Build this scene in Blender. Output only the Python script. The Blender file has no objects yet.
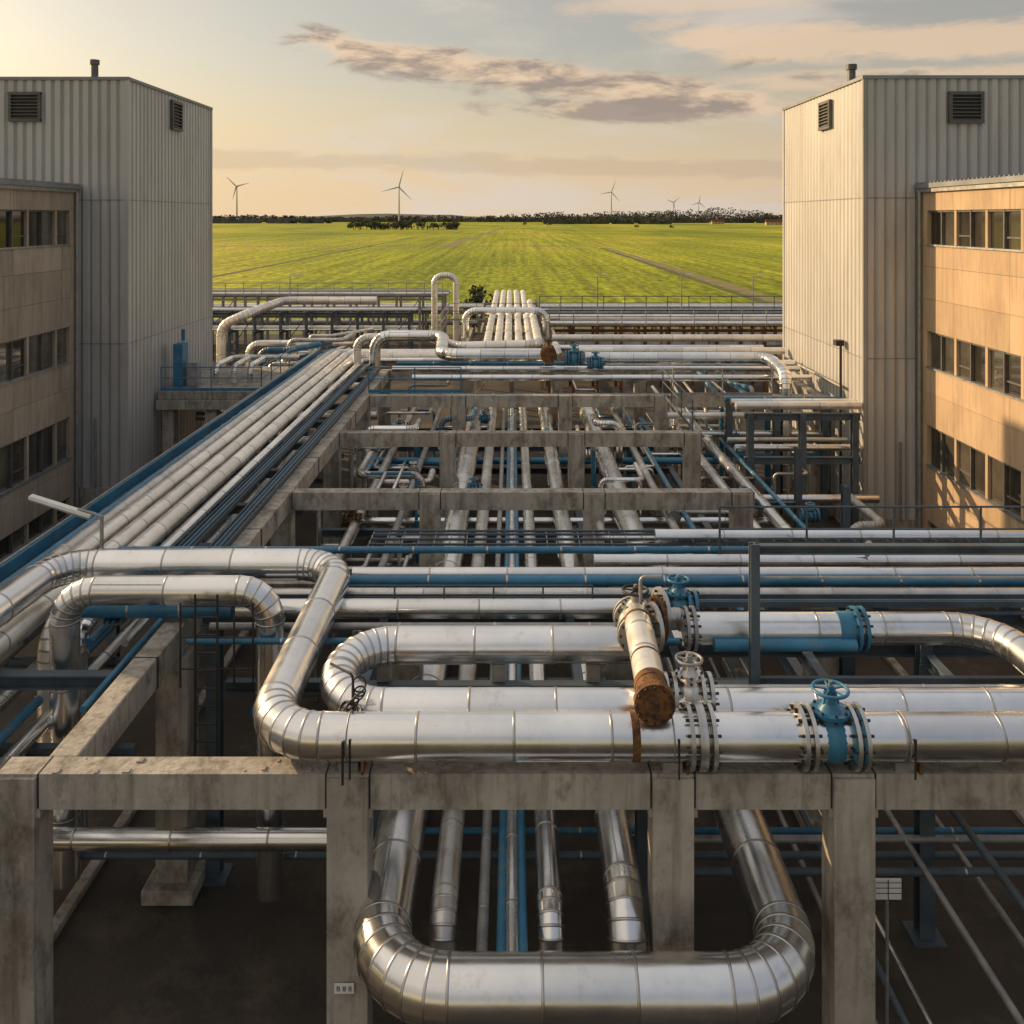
import bpy, math, random
from mathutils import Vector, Matrix
R=random.Random(7)
H=11.4
sc=bpy.context.scene
sc.view_settings.view_transform='Standard'
try: sc.view_settings.look='None'
except: pass
sc.view_settings.exposure=0

# ---------------------------------------------------------------- materials
def pm(name,c1,c2,scale=1.0,metal=0.0,r1=.5,r2=.6,bump=0.0,bscale=5.0,tone=0.0,stretch=(1,1,1),detail=3,c3=None,c3scale=.3,c3lo=.5,c3hi=.7,spec=.5,bdist=.02,streak=None,stamt=.75):
    m=bpy.data.materials.new(name); m.use_nodes=True
    nt=m.node_tree; N=nt.nodes; L=nt.links
    b=N['Principled BSDF']
    tc=N.new('ShaderNodeTexCoord'); mp=N.new('ShaderNodeMapping'); mp.inputs['Scale'].default_value=stretch
    L.new(tc.outputs['Object'],mp.inputs['Vector'])
    n=N.new('ShaderNodeTexNoise'); n.inputs['Scale'].default_value=scale; n.inputs['Detail'].default_value=detail; n.inputs['Roughness'].default_value=.62
    L.new(mp.outputs[0],n.inputs['Vector'])
    rp=N.new('ShaderNodeValToRGB'); rp.color_ramp.elements[0].position=.33; rp.color_ramp.elements[1].position=.67
    rp.color_ramp.elements[0].color=(*c1,1); rp.color_ramp.elements[1].color=(*c2,1)
    L.new(n.outputs['Fac'],rp.inputs[0]); col=rp.outputs[0]
    if c3:
        n3=N.new('ShaderNodeTexNoise'); n3.inputs['Scale'].default_value=c3scale; n3.inputs['Detail'].default_value=5; n3.inputs['Roughness'].default_value=.7
        L.new(mp.outputs[0],n3.inputs['Vector'])
        mr=N.new('ShaderNodeMapRange'); mr.inputs[1].default_value=c3lo; mr.inputs[2].default_value=c3hi
        L.new(n3.outputs['Fac'],mr.inputs[0])
        mx=N.new('ShaderNodeMixRGB'); mx.inputs[2].default_value=(*c3,1)
        L.new(mr.outputs[0],mx.inputs[0]); L.new(col,mx.inputs[1]); col=mx.outputs[0]
    if streak:
        ms=N.new('ShaderNodeMapping'); ms.inputs['Scale'].default_value=(5,5,.35); L.new(tc.outputs['Object'],ms.inputs[0])
        n4=N.new('ShaderNodeTexNoise'); n4.inputs['Scale'].default_value=1.3; n4.inputs['Detail'].default_value=4; L.new(ms.outputs[0],n4.inputs['Vector'])
        mr=N.new('ShaderNodeMapRange'); mr.inputs[1].default_value=.5; mr.inputs[2].default_value=.72; mr.inputs[4].default_value=stamt
        L.new(n4.outputs['Fac'],mr.inputs[0])
        mx=N.new('ShaderNodeMixRGB'); mx.inputs[2].default_value=(*streak,1)
        L.new(mr.outputs[0],mx.inputs[0]); L.new(col,mx.inputs[1]); col=mx.outputs[0]
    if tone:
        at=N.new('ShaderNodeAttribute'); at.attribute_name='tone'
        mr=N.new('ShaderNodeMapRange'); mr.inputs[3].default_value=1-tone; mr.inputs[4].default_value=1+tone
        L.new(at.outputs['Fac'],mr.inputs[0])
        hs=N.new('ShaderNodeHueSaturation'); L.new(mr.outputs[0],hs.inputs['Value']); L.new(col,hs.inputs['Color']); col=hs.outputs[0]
    L.new(col,b.inputs['Base Color'])
    b.inputs['Metallic'].default_value=metal
    b.inputs['Specular IOR Level'].default_value=spec
    if abs(r2-r1)>.08:
        mr=N.new('ShaderNodeMapRange'); mr.inputs[1].default_value=.3; mr.inputs[2].default_value=.7; mr.inputs[3].default_value=r1; mr.inputs[4].default_value=r2
        L.new(n.outputs['Fac'],mr.inputs[0]); L.new(mr.outputs[0],b.inputs['Roughness'])
    else: b.inputs['Roughness'].default_value=(r1+r2)/2
    if bump:
        nb=N.new('ShaderNodeTexNoise'); nb.inputs['Scale'].default_value=bscale; nb.inputs['Detail'].default_value=3
        L.new(mp.outputs[0],nb.inputs['Vector'])
        bp=N.new('ShaderNodeBump'); bp.inputs['Strength'].default_value=bump; bp.inputs['Distance'].default_value=bdist
        L.new(nb.outputs['Fac'],bp.inputs['Height']); L.new(bp.outputs[0],b.inputs['Normal'])
    return m

SIL=pm('aluminium_cladding',(.76,.76,.76),(.88,.88,.87),1.2,1.0,.17,.32,.12,2.6,.12,c3=(.48,.45,.41),c3scale=2.2,c3lo=.58,c3hi=.88)
SILD=pm('weathered_cladding',(.50,.49,.47),(.68,.67,.64),1.5,.9,.28,.46,.12,4.0,.14,c3=(.27,.20,.15),c3scale=2.5,c3lo=.53,c3hi=.8)
CREAM=pm('pale_cladding',(.74,.71,.65),(.88,.85,.79),1.5,.65,.25,.42,.1,4.0,.13,c3=(.40,.34,.28),c3scale=2.5,c3lo=.56,c3hi=.85)
BAND=pm('cladding_band',(.40,.39,.38),(.55,.54,.52),2,.95,.28,.35)
BLUE=pm('blue_paint',(.025,.14,.25),(.045,.20,.34),2,.0,.3,.45,.05,6,.12,c3=(.15,.17,.17),c3scale=3,c3lo=.55,c3hi=.75)
BSTL=pm('blue_grey_steel',(.060,.085,.11),(.10,.135,.165),2,.1,.45,.65,.0,8,.1,c3=(.12,.08,.055),c3scale=2.2,c3lo=.57,c3hi=.72)
GALV=pm('galvanised_steel',(.26,.265,.27),(.40,.395,.385),4,.6,.45,.6,.0,8,.1)
DARK=pm('dark_steel',(.03,.03,.032),(.06,.055,.05),3,.4,.55,.6)
RUST=pm('rusty_iron',(.13,.06,.022),(.26,.12,.04),9,.15,.75,.95,.6,20,.1,c3=(.05,.03,.02),c3scale=6,c3lo=.45,c3hi=.65)
CON=pm('weathered_concrete',(.33,.30,.26),(.46,.43,.375),1.6,0,.8,.95,.5,14,.08,stretch=(1,1,.6),c3=(.14,.12,.095),c3scale=2.2,c3lo=.48,c3hi=.70,spec=.25,bdist=.03,streak=(.17,.145,.115))
ASPH=pm('yard_asphalt',(.038,.032,.027),(.080,.066,.052),.35,0,.65,.95,.6,9,0,c3=(.13,.105,.075),c3scale=.5,c3lo=.52,c3hi=.75,spec=.3,bdist=.03)
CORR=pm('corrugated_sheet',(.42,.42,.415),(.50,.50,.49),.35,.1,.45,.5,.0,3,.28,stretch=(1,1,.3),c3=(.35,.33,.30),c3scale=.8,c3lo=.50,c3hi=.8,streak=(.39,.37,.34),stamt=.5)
TRIM=pm('sheet_trim',(.20,.22,.24),(.27,.29,.31),1,.3,.5,.55)
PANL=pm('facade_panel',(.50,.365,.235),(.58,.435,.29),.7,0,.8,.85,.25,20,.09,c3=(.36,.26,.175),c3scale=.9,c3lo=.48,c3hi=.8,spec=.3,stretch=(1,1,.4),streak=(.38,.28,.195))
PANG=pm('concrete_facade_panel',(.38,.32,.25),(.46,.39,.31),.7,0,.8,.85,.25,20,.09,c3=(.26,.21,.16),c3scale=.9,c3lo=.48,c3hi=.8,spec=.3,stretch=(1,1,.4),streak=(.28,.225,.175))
FRAME=pm('window_frame',(.10,.095,.09),(.16,.15,.14),2,.2,.5,.55)
LOUV=pm('louvre_metal',(.10,.10,.10),(.14,.14,.14),2,.4,.5,.55)
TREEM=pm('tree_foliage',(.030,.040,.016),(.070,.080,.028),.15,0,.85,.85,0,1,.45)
FARTREE=pm('far_tree_foliage',(.060,.062,.042),(.10,.095,.062),.02,0,.85,.85,0,1,.3)  # paler than near foliage: distance haze put into the colour
BARK=pm('bark',(.05,.035,.025),(.09,.065,.045),4,0,.9,.95)
WHITE=pm('turbine_white',(.42,.41,.40),(.48,.47,.46),.1,0,.4,.45)
LABEL=pm('label_white',(.7,.7,.68),(.8,.8,.78),5,0,.5,.55)
GLASS=pm('window_glass',(.10,.095,.08),(.20,.18,.145),.8,.6,.04,.06,.03,1.2,.6,spec=.9)
HILL=pm('far_hill',(.085,.085,.07),(.11,.105,.08),.01,0,.9,.95)
DIRT=pm('track_dirt',(.16,.13,.06),(.26,.20,.10),.3,0,.9,.95)
DITCH=pm('ditch_reeds',(.055,.065,.018),(.11,.11,.03),.3,0,.9,.95)
GRASS=pm('rough_grass',(.07,.09,.02),(.15,.15,.04),.6,0,.9,.95,.5,6,.2)

def field_mat():
    m=bpy.data.materials.new('crop_field'); m.use_nodes=True
    nt=m.node_tree;N=nt.nodes;L=nt.links;b=N['Principled BSDF']
    tc=N.new('ShaderNodeTexCoord')
    def noise(scale,st,detail=4,rot=0):
        mp=N.new('ShaderNodeMapping'); mp.inputs['Scale'].default_value=st; mp.inputs['Rotation'].default_value=(0,0,rot); L.new(tc.outputs['Object'],mp.inputs[0])
        n=N.new('ShaderNodeTexNoise'); n.inputs['Scale'].default_value=scale; n.inputs['Detail'].default_value=detail; n.inputs['Roughness'].default_value=.65
        L.new(mp.outputs[0],n.inputs['Vector']); return n
    n1=noise(.008,(1,.28,1)); rp=N.new('ShaderNodeValToRGB')
    e=rp.color_ramp.elements; e[0].position=.38; e[0].color=(.23,.29,.012,1); e[1].position=.64; e[1].color=(.60,.52,.05,1)
    e2=rp.color_ramp.elements.new(.5); e2.color=(.38,.41,.018,1)
    L.new(n1.outputs['Fac'],rp.inputs[0])
    n2=noise(.8,(1,.3,1)); r2=N.new('ShaderNodeMapRange'); r2.inputs[1].default_value=.3; r2.inputs[2].default_value=.7; r2.inputs[3].default_value=.35; r2.inputs[4].default_value=1.35
    L.new(n2.outputs['Fac'],r2.inputs[0])
    n3=noise(.35,(1,.02,1),3,.35); r3=N.new('ShaderNodeMapRange'); r3.inputs[1].default_value=.35; r3.inputs[2].default_value=.65; r3.inputs[3].default_value=.66; r3.inputs[4].default_value=1.15; L.new(n3.outputs['Fac'],r3.inputs[0])
    mu=N.new('ShaderNodeMath'); mu.operation='MULTIPLY'; L.new(r2.outputs[0],mu.inputs[0]); L.new(r3.outputs[0],mu.inputs[1])
    hs=N.new('ShaderNodeHueSaturation'); L.new(mu.outputs[0],hs.inputs['Value']); L.new(rp.outputs[0],hs.inputs['Color'])
    L.new(hs.outputs[0],b.inputs['Base Color']); b.inputs['Roughness'].default_value=.85; b.inputs['Specular IOR Level'].default_value=.15
    bp=N.new('ShaderNodeBump'); bp.inputs['Strength'].default_value=.6; bp.inputs['Distance'].default_value=.3
    L.new(n2.outputs['Fac'],bp.inputs['Height']); L.new(bp.outputs[0],b.inputs['Normal'])
    return m
FIELD=field_mat()

# ---------------------------------------------------------------- mesh builder
class B:
    def __init__(s): s.v=[];s.f=[];s.m=[];s.s=[];s.t=[];s.mats=[];s.sharp=[]
    def mi(s,m):
        if m not in s.mats: s.mats.append(m)
        return s.mats.index(m)
    def face(s,ids,m,sm=False,t=None):
        s.f.append(tuple(ids)); s.m.append(s.mi(m)); s.s.append(sm); s.t.append(R.random() if t is None else t)
    def box(s,x0,x1,y0,y1,z0,z1,m,t=None):
        t=R.random() if t is None else t
        o=len(s.v); s.v+=[(x,y,z) for x in(x0,x1) for y in(y0,y1) for z in(z0,z1)]
        for q in((0,1,3,2),(4,6,7,5),(0,4,5,1),(2,3,7,6),(0,2,6,4),(1,5,7,3)): s.face([o+i for i in q],m,False,t)
    def bar(s,p,q,w,h,m,t=None):
        p=Vector(p);q=Vector(q);d=(q-p).normalized()
        up=Vector((0,0,1)) if abs(d.z)<.95 else Vector((0,1,0))
        a=d.cross(up).normalized(); c=a.cross(d).normalized()
        o=len(s.v); t=R.random() if t is None else t
        for e in(p,q):
            for i,j in((-1,-1),(1,-1),(1,1),(-1,1)): s.v.append(tuple(e+a*i*w/2+c*j*h/2))
        for f in((3,2,1,0),(4,5,6,7),(0,1,5,4),(1,2,6,5),(2,3,7,6),(3,0,4,7)): s.face([o+i for i in f],m,False,t)
    def ibeam(s,p,q,w,h,m):
        p=Vector(p);q=Vector(q);d=(q-p).normalized()
        up=Vector((0,0,1)) if abs(d.z)<.95 else Vector((0,1,0))
        a=d.cross(up).normalized(); c=a.cross(d).normalized(); tf=.025
        s.bar(p+c*(h/2-tf/2),q+c*(h/2-tf/2),w,tf,m); s.bar(p-c*(h/2-tf/2),q-c*(h/2-tf/2),w,tf,m)
        s.bar(p,q,.02,h-2*tf,m)
    def lathe(s,p,d,prof,m,seg=24,sm=True):
        p=Vector(p);d=Vector(d).normalized()
        up=Vector((0,0,1)) if abs(d.z)<.9 else Vector((1,0,0))
        a=d.cross(up).normalized(); c=a.cross(d).normalized(); o=len(s.v)
        for (t,r) in prof:
            for k in range(seg):
                an=2*math.pi*k/seg; s.v.append(tuple(p+d*t+(a*math.cos(an)+c*math.sin(an))*r))
        tt=R.random(); n=len(prof)
        for i in range(n-1):
            for k in range(seg):
                k2=(k+1)%seg; s.face([o+i*seg+k,o+(i+1)*seg+k,o+(i+1)*seg+k2,o+i*seg+k2][::-1],m,sm,tt)
        for i in range(n):
            s.sharp+= [(o+i*seg+k,o+i*seg+(k+1)%seg) for k in range(seg)]
        if prof[0][1]>1e-4: s.face([o+k for k in range(seg)],m,False,tt)
        if prof[-1][1]>1e-4: s.face([o+(n-1)*seg+k for k in range(seg)][::-1],m,False,tt)
    def cyl(s,p,q,r,m,seg=10,r2=None):
        p=Vector(p);q=Vector(q); s.lathe(p,q-p,[(0,r),((q-p).length,r if r2 is None else r2)],m,seg)
    def torus(s,p,d,Rr,r,m,seg=24,ss=8):
        p=Vector(p);d=Vector(d).normalized()
        up=Vector((0,0,1)) if abs(d.z)<.9 else Vector((1,0,0))
        a=d.cross(up).normalized(); c=a.cross(d).normalized(); o=len(s.v)
        for k in range(seg):
            an=2*math.pi*k/seg; u=a*math.cos(an)+c*math.sin(an)
            for j in range(ss):
                b=2*math.pi*j/ss; s.v.append(tuple(p+u*(Rr+r*math.cos(b))+d*r*math.sin(b)))
        for k in range(seg):
            for j in range(ss):
                s.face([o+k*ss+j,o+((k+1)%seg)*ss+j,o+((k+1)%seg)*ss+(j+1)%ss,o+k*ss+(j+1)%ss],m,True,.5)
    def tube(s,pts,r,bend=None,m=None,sleeve=1.05,band=True,seg=20,gores=6,bandm=None,cap=True):
        m=m or SIL; bend=bend if bend else r*2.6; pts=[Vector(p) for p in pts]
        C=[(pts[0],(pts[1]-pts[0]).normalized(),0)]
        for i in range(1,len(pts)-1):
            d0=(pts[i]-pts[i-1]);d1=(pts[i+1]-pts[i]);u0=d0.normalized();u1=d1.normalized()
            ang=u0.angle(u1)
            if ang<.02: continue
            tl=bend*math.tan(ang/2); tl=min(tl,d0.length*.49 if i>1 else d0.length*.98,d1.length*.49 if i<len(pts)-2 else d1.length*.98); rr=tl/math.tan(ang/2)
            st=pts[i]-u0*tl; nrm=(u1-u0*u0.dot(u1)).normalized(); cen=st+nrm*rr
            g=max(2,int(round(gores*ang/(math.pi/2))))
            for k in range(g+1):
                a=ang*k/g; p=cen-nrm*rr*math.cos(a)+u0*rr*math.sin(a); t=u0*math.cos(a)+nrm*math.sin(a)
                C.append((p,t,1))
        C.append((pts[-1],(pts[-1]-pts[-2]).normalized(),0))
        D=[C[0]]
        for a,b in zip(C,C[1:]):
            L=(b[0]-a[0]).length
            if not(a[2] and b[2] and L<bend*.6+.2 and (a[1]-b[1]).length>.01):
                n=max(1,int(round(L/sleeve)))
                for k in range(1,n): D.append((a[0].lerp(b[0],k/n),(b[0]-a[0]).normalized(),2))
            if L>1e-4: D.append(b)
        t0=D[0][1]; up=Vector((0,0,1)) if abs(t0.z)<.9 else Vector((1,0,0)); a=t0.cross(up).normalized()
        fr=[]
        pt=t0
        for (p,t,k) in D:
            q=pt.rotation_difference(t); a=(q@a); a=(a-t*a.dot(t)).normalized(); pt=t
            fr.append((p,t,a,t.cross(a)))
        def ring(p,a,c,rad):
            o=len(s.v)
            for k in range(seg):
                an=2*math.pi*k/seg; s.v.append(tuple(p+(a*math.cos(an)+c*math.sin(an))*rad))
            return o
        prev=None
        for i,(p,t,a,c) in enumerate(fr):
            o=ring(p,a,c,r); s.sharp+=[(o+k,o+(k+1)%seg) for k in range(seg)]
            if prev is not None:
                tt=R.random()
                for k in range(seg):
                    k2=(k+1)%seg; s.face([prev+k,prev+k2,o+k2,o+k],m,True,tt)
            elif cap: s.face([o+k for k in range(seg)][::-1],m,False,.5)
            prev=o
            if band and 0<i<len(fr)-1:
                w=.018; h=.004+r*.008
                o1=ring(p-t*w,a,c,r+.0005);o2=ring(p-t*w*.8,a,c,r+h);o3=ring(p+t*w*.8,a,c,r+h);o4=ring(p+t*w,a,c,r+.0005)
                for q,w2 in((o1,o2),(o2,o3),(o3,o4)):
                    for k in range(seg):
                        k2=(k+1)%seg; s.face([q+k,q+k2,w2+k2,w2+k],bandm or BAND,True,.5)
        if cap: s.face([prev+k for k in range(seg)],m,False,.5)
        if r>=.22 and band:
            for (p,t,a,c),(p2,t2,a2,c2) in zip(fr,fr[1:]):
                if (t-t2).length>.02: continue
                an=2*math.pi*(R.choice([1,2,3])/8.0)
                dv=a*math.cos(an)+c*math.sin(an); L=(p2-p).length
                if L<.4: continue
                s.bar(p+dv*(r+.001)+t*.03,p2+dv*(r+.001)-t*.03,.03,.006,m,.3)
                k=.12
                while k<L-.08: s.lathe(p+dv*r+t*k,dv,[(0,.009),(.010,.007)],BAND,5,False); k+=.16
    def flange(s,p,d,r,m=None,bolts=12,gap=.05):
        m=m or GALV; d=Vector(d).normalized(); p=Vector(p); Rf=r*1.38
        s.lathe(p-d*(gap+.05),d,[(0,r*1.02),(0,Rf),(.05,Rf),(.05,r*1.02)],m,24)
        s.lathe(p+d*gap*0.2,d,[(0,r*1.02),(0,Rf),(.05,Rf),(.05,r*1.02)],m,24)
        up=Vector((0,0,1)) if abs(d.z)<.9 else Vector((1,0,0)); a=d.cross(up).normalized(); c=a.cross(d)
        for k in range(bolts):
            an=2*math.pi*k/bolts; q=p+(a*math.cos(an)+c*math.sin(an))*r*1.22
            s.cyl(q-d*(gap+.09),q+d*(gap+.06),.018,DARK,6)
    def obj(s,name,bevel=0):
        me=bpy.data.meshes.new(name); me.from_pydata(s.v,[],s.f)
        for m in s.mats: me.materials.append(m)
        me.polygons.foreach_set('material_index',s.m); me.polygons.foreach_set('use_smooth',s.s)
        at=me.attributes.new('tone','FLOAT','FACE'); at.data.foreach_set('value',s.t)
        if s.sharp:
            S=set((min(a,b),max(a,b)) for a,b in s.sharp)
            sh=me.attributes.new('sharp_edge','BOOLEAN','EDGE')
            ev=[0]*(len(me.edges)*2); me.edges.foreach_get('vertices',ev)
            sh.data.foreach_set('value',[ (min(ev[2*i],ev[2*i+1]),max(ev[2*i],ev[2*i+1])) in S for i in range(len(me.edges))])
        me.update(); o=bpy.data.objects.new(name,me); sc.collection.objects.link(o)
        if bevel:
            b=o.modifiers.new('bevel','BEVEL'); b.width=bevel; b.segments=2; b.limit_method='ANGLE'
        return o

def pipe(name,pts,r,m=None,bend=None,flanges=(),**k):
    b=B(); b.tube(pts,r,bend,m,**k)
    for (p,d) in flanges: b.flange(p,d,r)
    return b.obj(name)
def parent(name,objs,loc=(0,0,0)):
    e=bpy.data.objects.new(name,None); sc.collection.objects.link(e)
    for o in objs: o.parent=e
    return e
def Z(off): return H-off

# ---------------------------------------------------------------- ground
def sheet(name,x0,x1,y0,y1,z,m):
    b=B(); b.v=[(x0,y0,z),(x1,y0,z),(x1,y1,z),(x0,y1,z)]; b.face([0,1,2,3],m); return b.obj(name)
def strip(name,pts,w,z,m):
    b=B()
    for i,(x,y) in enumerate(pts):
        jw=w*R.uniform(.7,1.3); b.v+=[(x-jw/2,y,z),(x+jw/2,y,z)]
    for i in range(len(pts)-1): b.face([2*i,2*i+1,2*i+3,2*i+2],m)
    return b.obj(name)
def hstrip(name,x0,x1,y,w,z,m,n=30,sl=0):
    b=B()
    for i in range(n+1):
        x=x0+(x1-x0)*i/n; jw=w*R.uniform(.6,1.3); yy=y+sl*(x-x0)+R.uniform(-.1,.1)*w; b.v+=[(x,yy-jw/2,z),(x,yy+jw/2,z)]
    for i in range(n): b.face([2*i,2*i+2,2*i+3,2*i+1],m)
    return b.obj(name)
sheet('field',-16000,16000,-300,26000,-.02,FIELD)
sheet('yard_ground',-70,70,-40,88,0,ASPH)
sheet('grass_verge',-90,90,88.2,97,.0,GRASS)
strip('field_ditch',[(34.0+R.uniform(-.15,.15),118+k*9) for k in range(26)],1.6,.0,DITCH)
strip('field_track',[(36.4+R.uniform(-.1,.1),118+k*9) for k in range(26)],2.2,.004,DIRT)
hstrip('field_track',-260,34,366,8,.0,DIRT,40)
hstrip('field_track',-420,600,640,9,.0,DITCH,60,.03)
strip('field_track',[(-27+k*1.2,372+k*45) for k in range(13)],4.0,.004,DIRT)
strip('field_ditch',[(-58,100+k*30) for k in range(16)],1.6,.0,DITCH)
hstrip('field_track',60,620,1010,22,.0,DITCH,30)
hstrip('field_ditch',34,330,470,5,.0,DITCH,30,-.05)
strip('field_ditch',[(120+k*3,160+k*30) for k in range(14)],1.5,.0,DITCH)
hstrip('field_ditch',-300,33,210,.9,.0,DITCH,50,.02)
hstrip('field_track',-700,300,1450,30,.0,DIRT,40)
def crown(b,x,y,z,w,h,n,leaf,mat=None,flat=1.0):
    mat=mat or TREEM
    cl=[(R.uniform(-.5,.5)*w,R.uniform(-.5,.5)*w,R.uniform(.3,.9)*h,R.uniform(.18,.34)*w) for _ in range(6)]
    for _ in range(n):
        c=R.choice(cl); d=Vector((R.gauss(0,1),R.gauss(0,1),R.gauss(0,1))).normalized()*c[3]*R.uniform(.5,1.05)
        p=Vector((x+c[0]+d.x,y+c[1]+d.y,z+min(h,max(.04*h,c[2]+d.z*flat))))
        a=Vector((R.gauss(0,1),R.gauss(0,1),R.gauss(0,1))).normalized(); e=a.orthogonal().normalized(); s=leaf*R.uniform(.6,1.3)
        o=len(b.v); b.v+=[tuple(p+a*s),tuple(p+e*s*.8),tuple(p-a*s),tuple(p-e*s*.8)]
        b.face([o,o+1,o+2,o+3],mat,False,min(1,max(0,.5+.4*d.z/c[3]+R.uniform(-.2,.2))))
    b.cyl((x,y,z),(x,y,z+h*.5),w*.04,BARK,5)
b=B()
for x,y in((205,640),(140,1010),(180,1010),(330,1010),(-260,1450),(20,1450),(60,1450)): crown(b,x,y,0,2.5+y*.003,1.2+y*.002,60,.3+y*.0004)
b.obj('field_bushes')
# ---------------------------------------------------------------- hills / trees
b=B(); n=140
for i in range(n+1):
    x=-3600+7200*i/n; h=17+4*math.sin(i*.13)+4*math.sin(i*.41+1)+R.uniform(-2,2)
    b.v+=[(x,2900,0),(x,3000,max(8,h)),(x,3300,0)]
for i in range(n):
    for j in(0,1): b.face([3*i+j,3*i+3+j,3*i+4+j,3*i+1+j],HILL,True)
b.obj('hills')
def treeline(name,x0,x1,y,hmin,hmax,step,n,gap,lf,mat):
    b=B(); x=x0
    while x<x1:
        if R.random()>gap:
            hh=R.uniform(hmin,hmax)*(.85+.25*math.sin(x*.004)+.12*math.sin(x*.017)); crown(b,x,y+R.uniform(-30,30),0,hh*R.uniform(1.0,1.6),hh,n,lf,mat)
        x+=step*R.uniform(.5,1.4)
    m=int((x1-x0)/7); o=len(b.v)
    for i in range(m+1):
        xx=x0+(x1-x0)*i/m; hh=hmin*.62*(1+.25*math.sin(xx*.01)+R.uniform(-.25,.25)); b.v+=[(xx,y-12,-.5),(xx,y-6,hh),(xx,y+12,hh*.7)]
    for i in range(m):
        if R.random()>gap:
            for j in(0,1): b.face([o+3*i+j,o+3*i+3+j,o+3*i+4+j,o+3*i+1+j],mat,False,R.random()*.6)
    b.obj(name)
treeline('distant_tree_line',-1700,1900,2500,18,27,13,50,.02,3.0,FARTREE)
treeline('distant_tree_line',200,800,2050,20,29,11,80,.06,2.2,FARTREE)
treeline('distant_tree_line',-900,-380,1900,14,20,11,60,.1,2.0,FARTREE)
treeline('distant_tree_line',60,300,1700,10,16,9,60,.08,1.4,TREEM)
b=B()
for i in range(38): crown(b,R.uniform(-155,-54),885+R.uniform(-12,12),0,R.uniform(7,11),R.uniform(6,10),200,.6)
b.obj('tree_cluster')
b=B()
for i in range(5): crown(b,-3.2+R.uniform(-1,1),86+R.uniform(-1,1),0,2.2,R.uniform(3.5,5.2),260,.16)
b.obj('shrub')
def farmhouse(x,y,w,h):
    b=B(); b.box(x-w/2,x+w/2,y,y+8,0,h*.5,PANL); o=len(b.v)
    b.v+=[(x-w/2-.4,y-.5,h*.5),(x+w/2+.4,y-.5,h*.5),(x+w/2,y+4,h),(x-w/2,y+4,h),(x-w/2-.4,y+8.5,h*.5),(x+w/2+.4,y+8.5,h*.5)]
    for f in((0,1,2,3),(3,2,5,4),(0,3,4),(1,5,2)): b.face([o+i for i in f],RUST)
    for k in range(4): b.box(x-w/2+w*(k+.3)/4,x-w/2+w*(k+.6)/4,y-.05,y,1,h*.35,GLASS)
    b.obj('farmhouse')
farmhouse(380,1660,22,9); farmhouse(420,1440,26,9); farmhouse(250,1690,16,8)

def turbine(x,y,hub,L,a0):
    b=B(); b.lathe((x,y,0),(0,0,1),[(0,hub*.026),(hub,hub*.013)],WHITE,16)
    b.box(x-1.8,x+1.8,y-4,y+6,hub-1.7,hub+2,WHITE)
    b.lathe((x,y-4,hub),(0,-1,0),[(0,1.9),(2,1.7),(3.4,.2)],WHITE,12)
    for k in range(3):
        a=math.radians(a0+120*k); d=Vector((math.sin(a),0,math.cos(a))); c=Vector((math.cos(a),0,-math.sin(a))); o=len(b.v); P=Vector((x,y-5,hub))
        for t,w,th in((0,.9,.9),(.12,1.7,.6),(.2,1.8,.45),(.6,1.1,.25),(1,.35,.1)):
            for i,j in((-1,-1),(1,-1),(1,1),(-1,1)): b.v.append(tuple(P+d*t*L+c*i*w*.8+Vector((0,j*th,0))))
        for q in range(4):
            for i in range(4): b.face([o+q*4+i,o+q*4+(i+1)%4,o+q*4+4+(i+1)%4,o+q*4+4+i],WHITE,True)
        b.face([o+16,o+17,o+18,o+19],WHITE)
    b.obj('wind_turbine')
turbine(-251,2000,80,40,15); turbine(-642,2100,85,32,-45); turbine(320,2900,95,40,20); turbine(520,2900,62,26,50); turbine(612,2950,62,26,10)

# ---------------------------------------------------------------- tower buildings
def corr(b,p0,p1,z0,z1,nrm,pitch=.36,dep=.045):
    p0=Vector(p0);p1=Vector(p1);L=(p1-p0).length;u=(p1-p0)/L;nv=Vector(nrm); n=int(L/pitch); pt=L/n
    prof=[]
    for i in range(n):
        for a,h in((0,0),(.14,0),(.30,1),(.84,1)): prof.append((i*pt+a*pt,h*dep))
    prof.append((L,0))
    zs=[z0];
    while zs[-1]+5.6<z1: zs.append(zs[-1]+5.6)
    zs.append(z1)
    for a,c in zip(zs,zs[1:]):
        o=len(b.v)
        for (s,h) in prof:
            q=p0+u*s+nv*h; b.v+=[(q.x,q.y,a),(q.x,q.y,c)]
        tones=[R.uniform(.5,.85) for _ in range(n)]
        for i in range(len(prof)-1): b.face([o+2*i,o+2*i+2,o+2*i+3,o+2*i+1],CORR,False,tones[(i//4)//3] if i%4==2 else (0. if i%4==0 else .25))  # groove floors and flanks toned darker: rib shade put into the colour
        if a>z0:
            b.bar((p0.x+nv.x*(dep+.004),p0.y+nv.y*(dep+.004),a),(p1.x+nv.x*(dep+.004),p1.y+nv.y*(dep+.004),a),.008,.035,TRIM)
def louvre(b,c,u,n,w,h):
    c=Vector(c);u=Vector(u);n=Vector(n);z=Vector((0,0,1))
    b.bar(c-u*w/2+n*.06,c+u*w/2+n*.06,.04,h,DARK)
    for s in(-1,1):
        b.bar(c+u*s*w/2+n*.1-z*h/2,c+u*s*w/2+n*.1+z*h/2,.12,.10,LOUV)
        b.bar(c-u*(w/2+.06)+z*s*h/2+n*.1,c+u*(w/2+.06)+z*s*h/2+n*.1,.125,.1,LOUV)
    k=8
    for i in range(k):
        zz=-h/2+h*(i+.6)/k; b.bar(c-u*w/2+z*zz+n*.13,c+u*w/2+z*zz+n*.13,.08,.03,LOUV)
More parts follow.
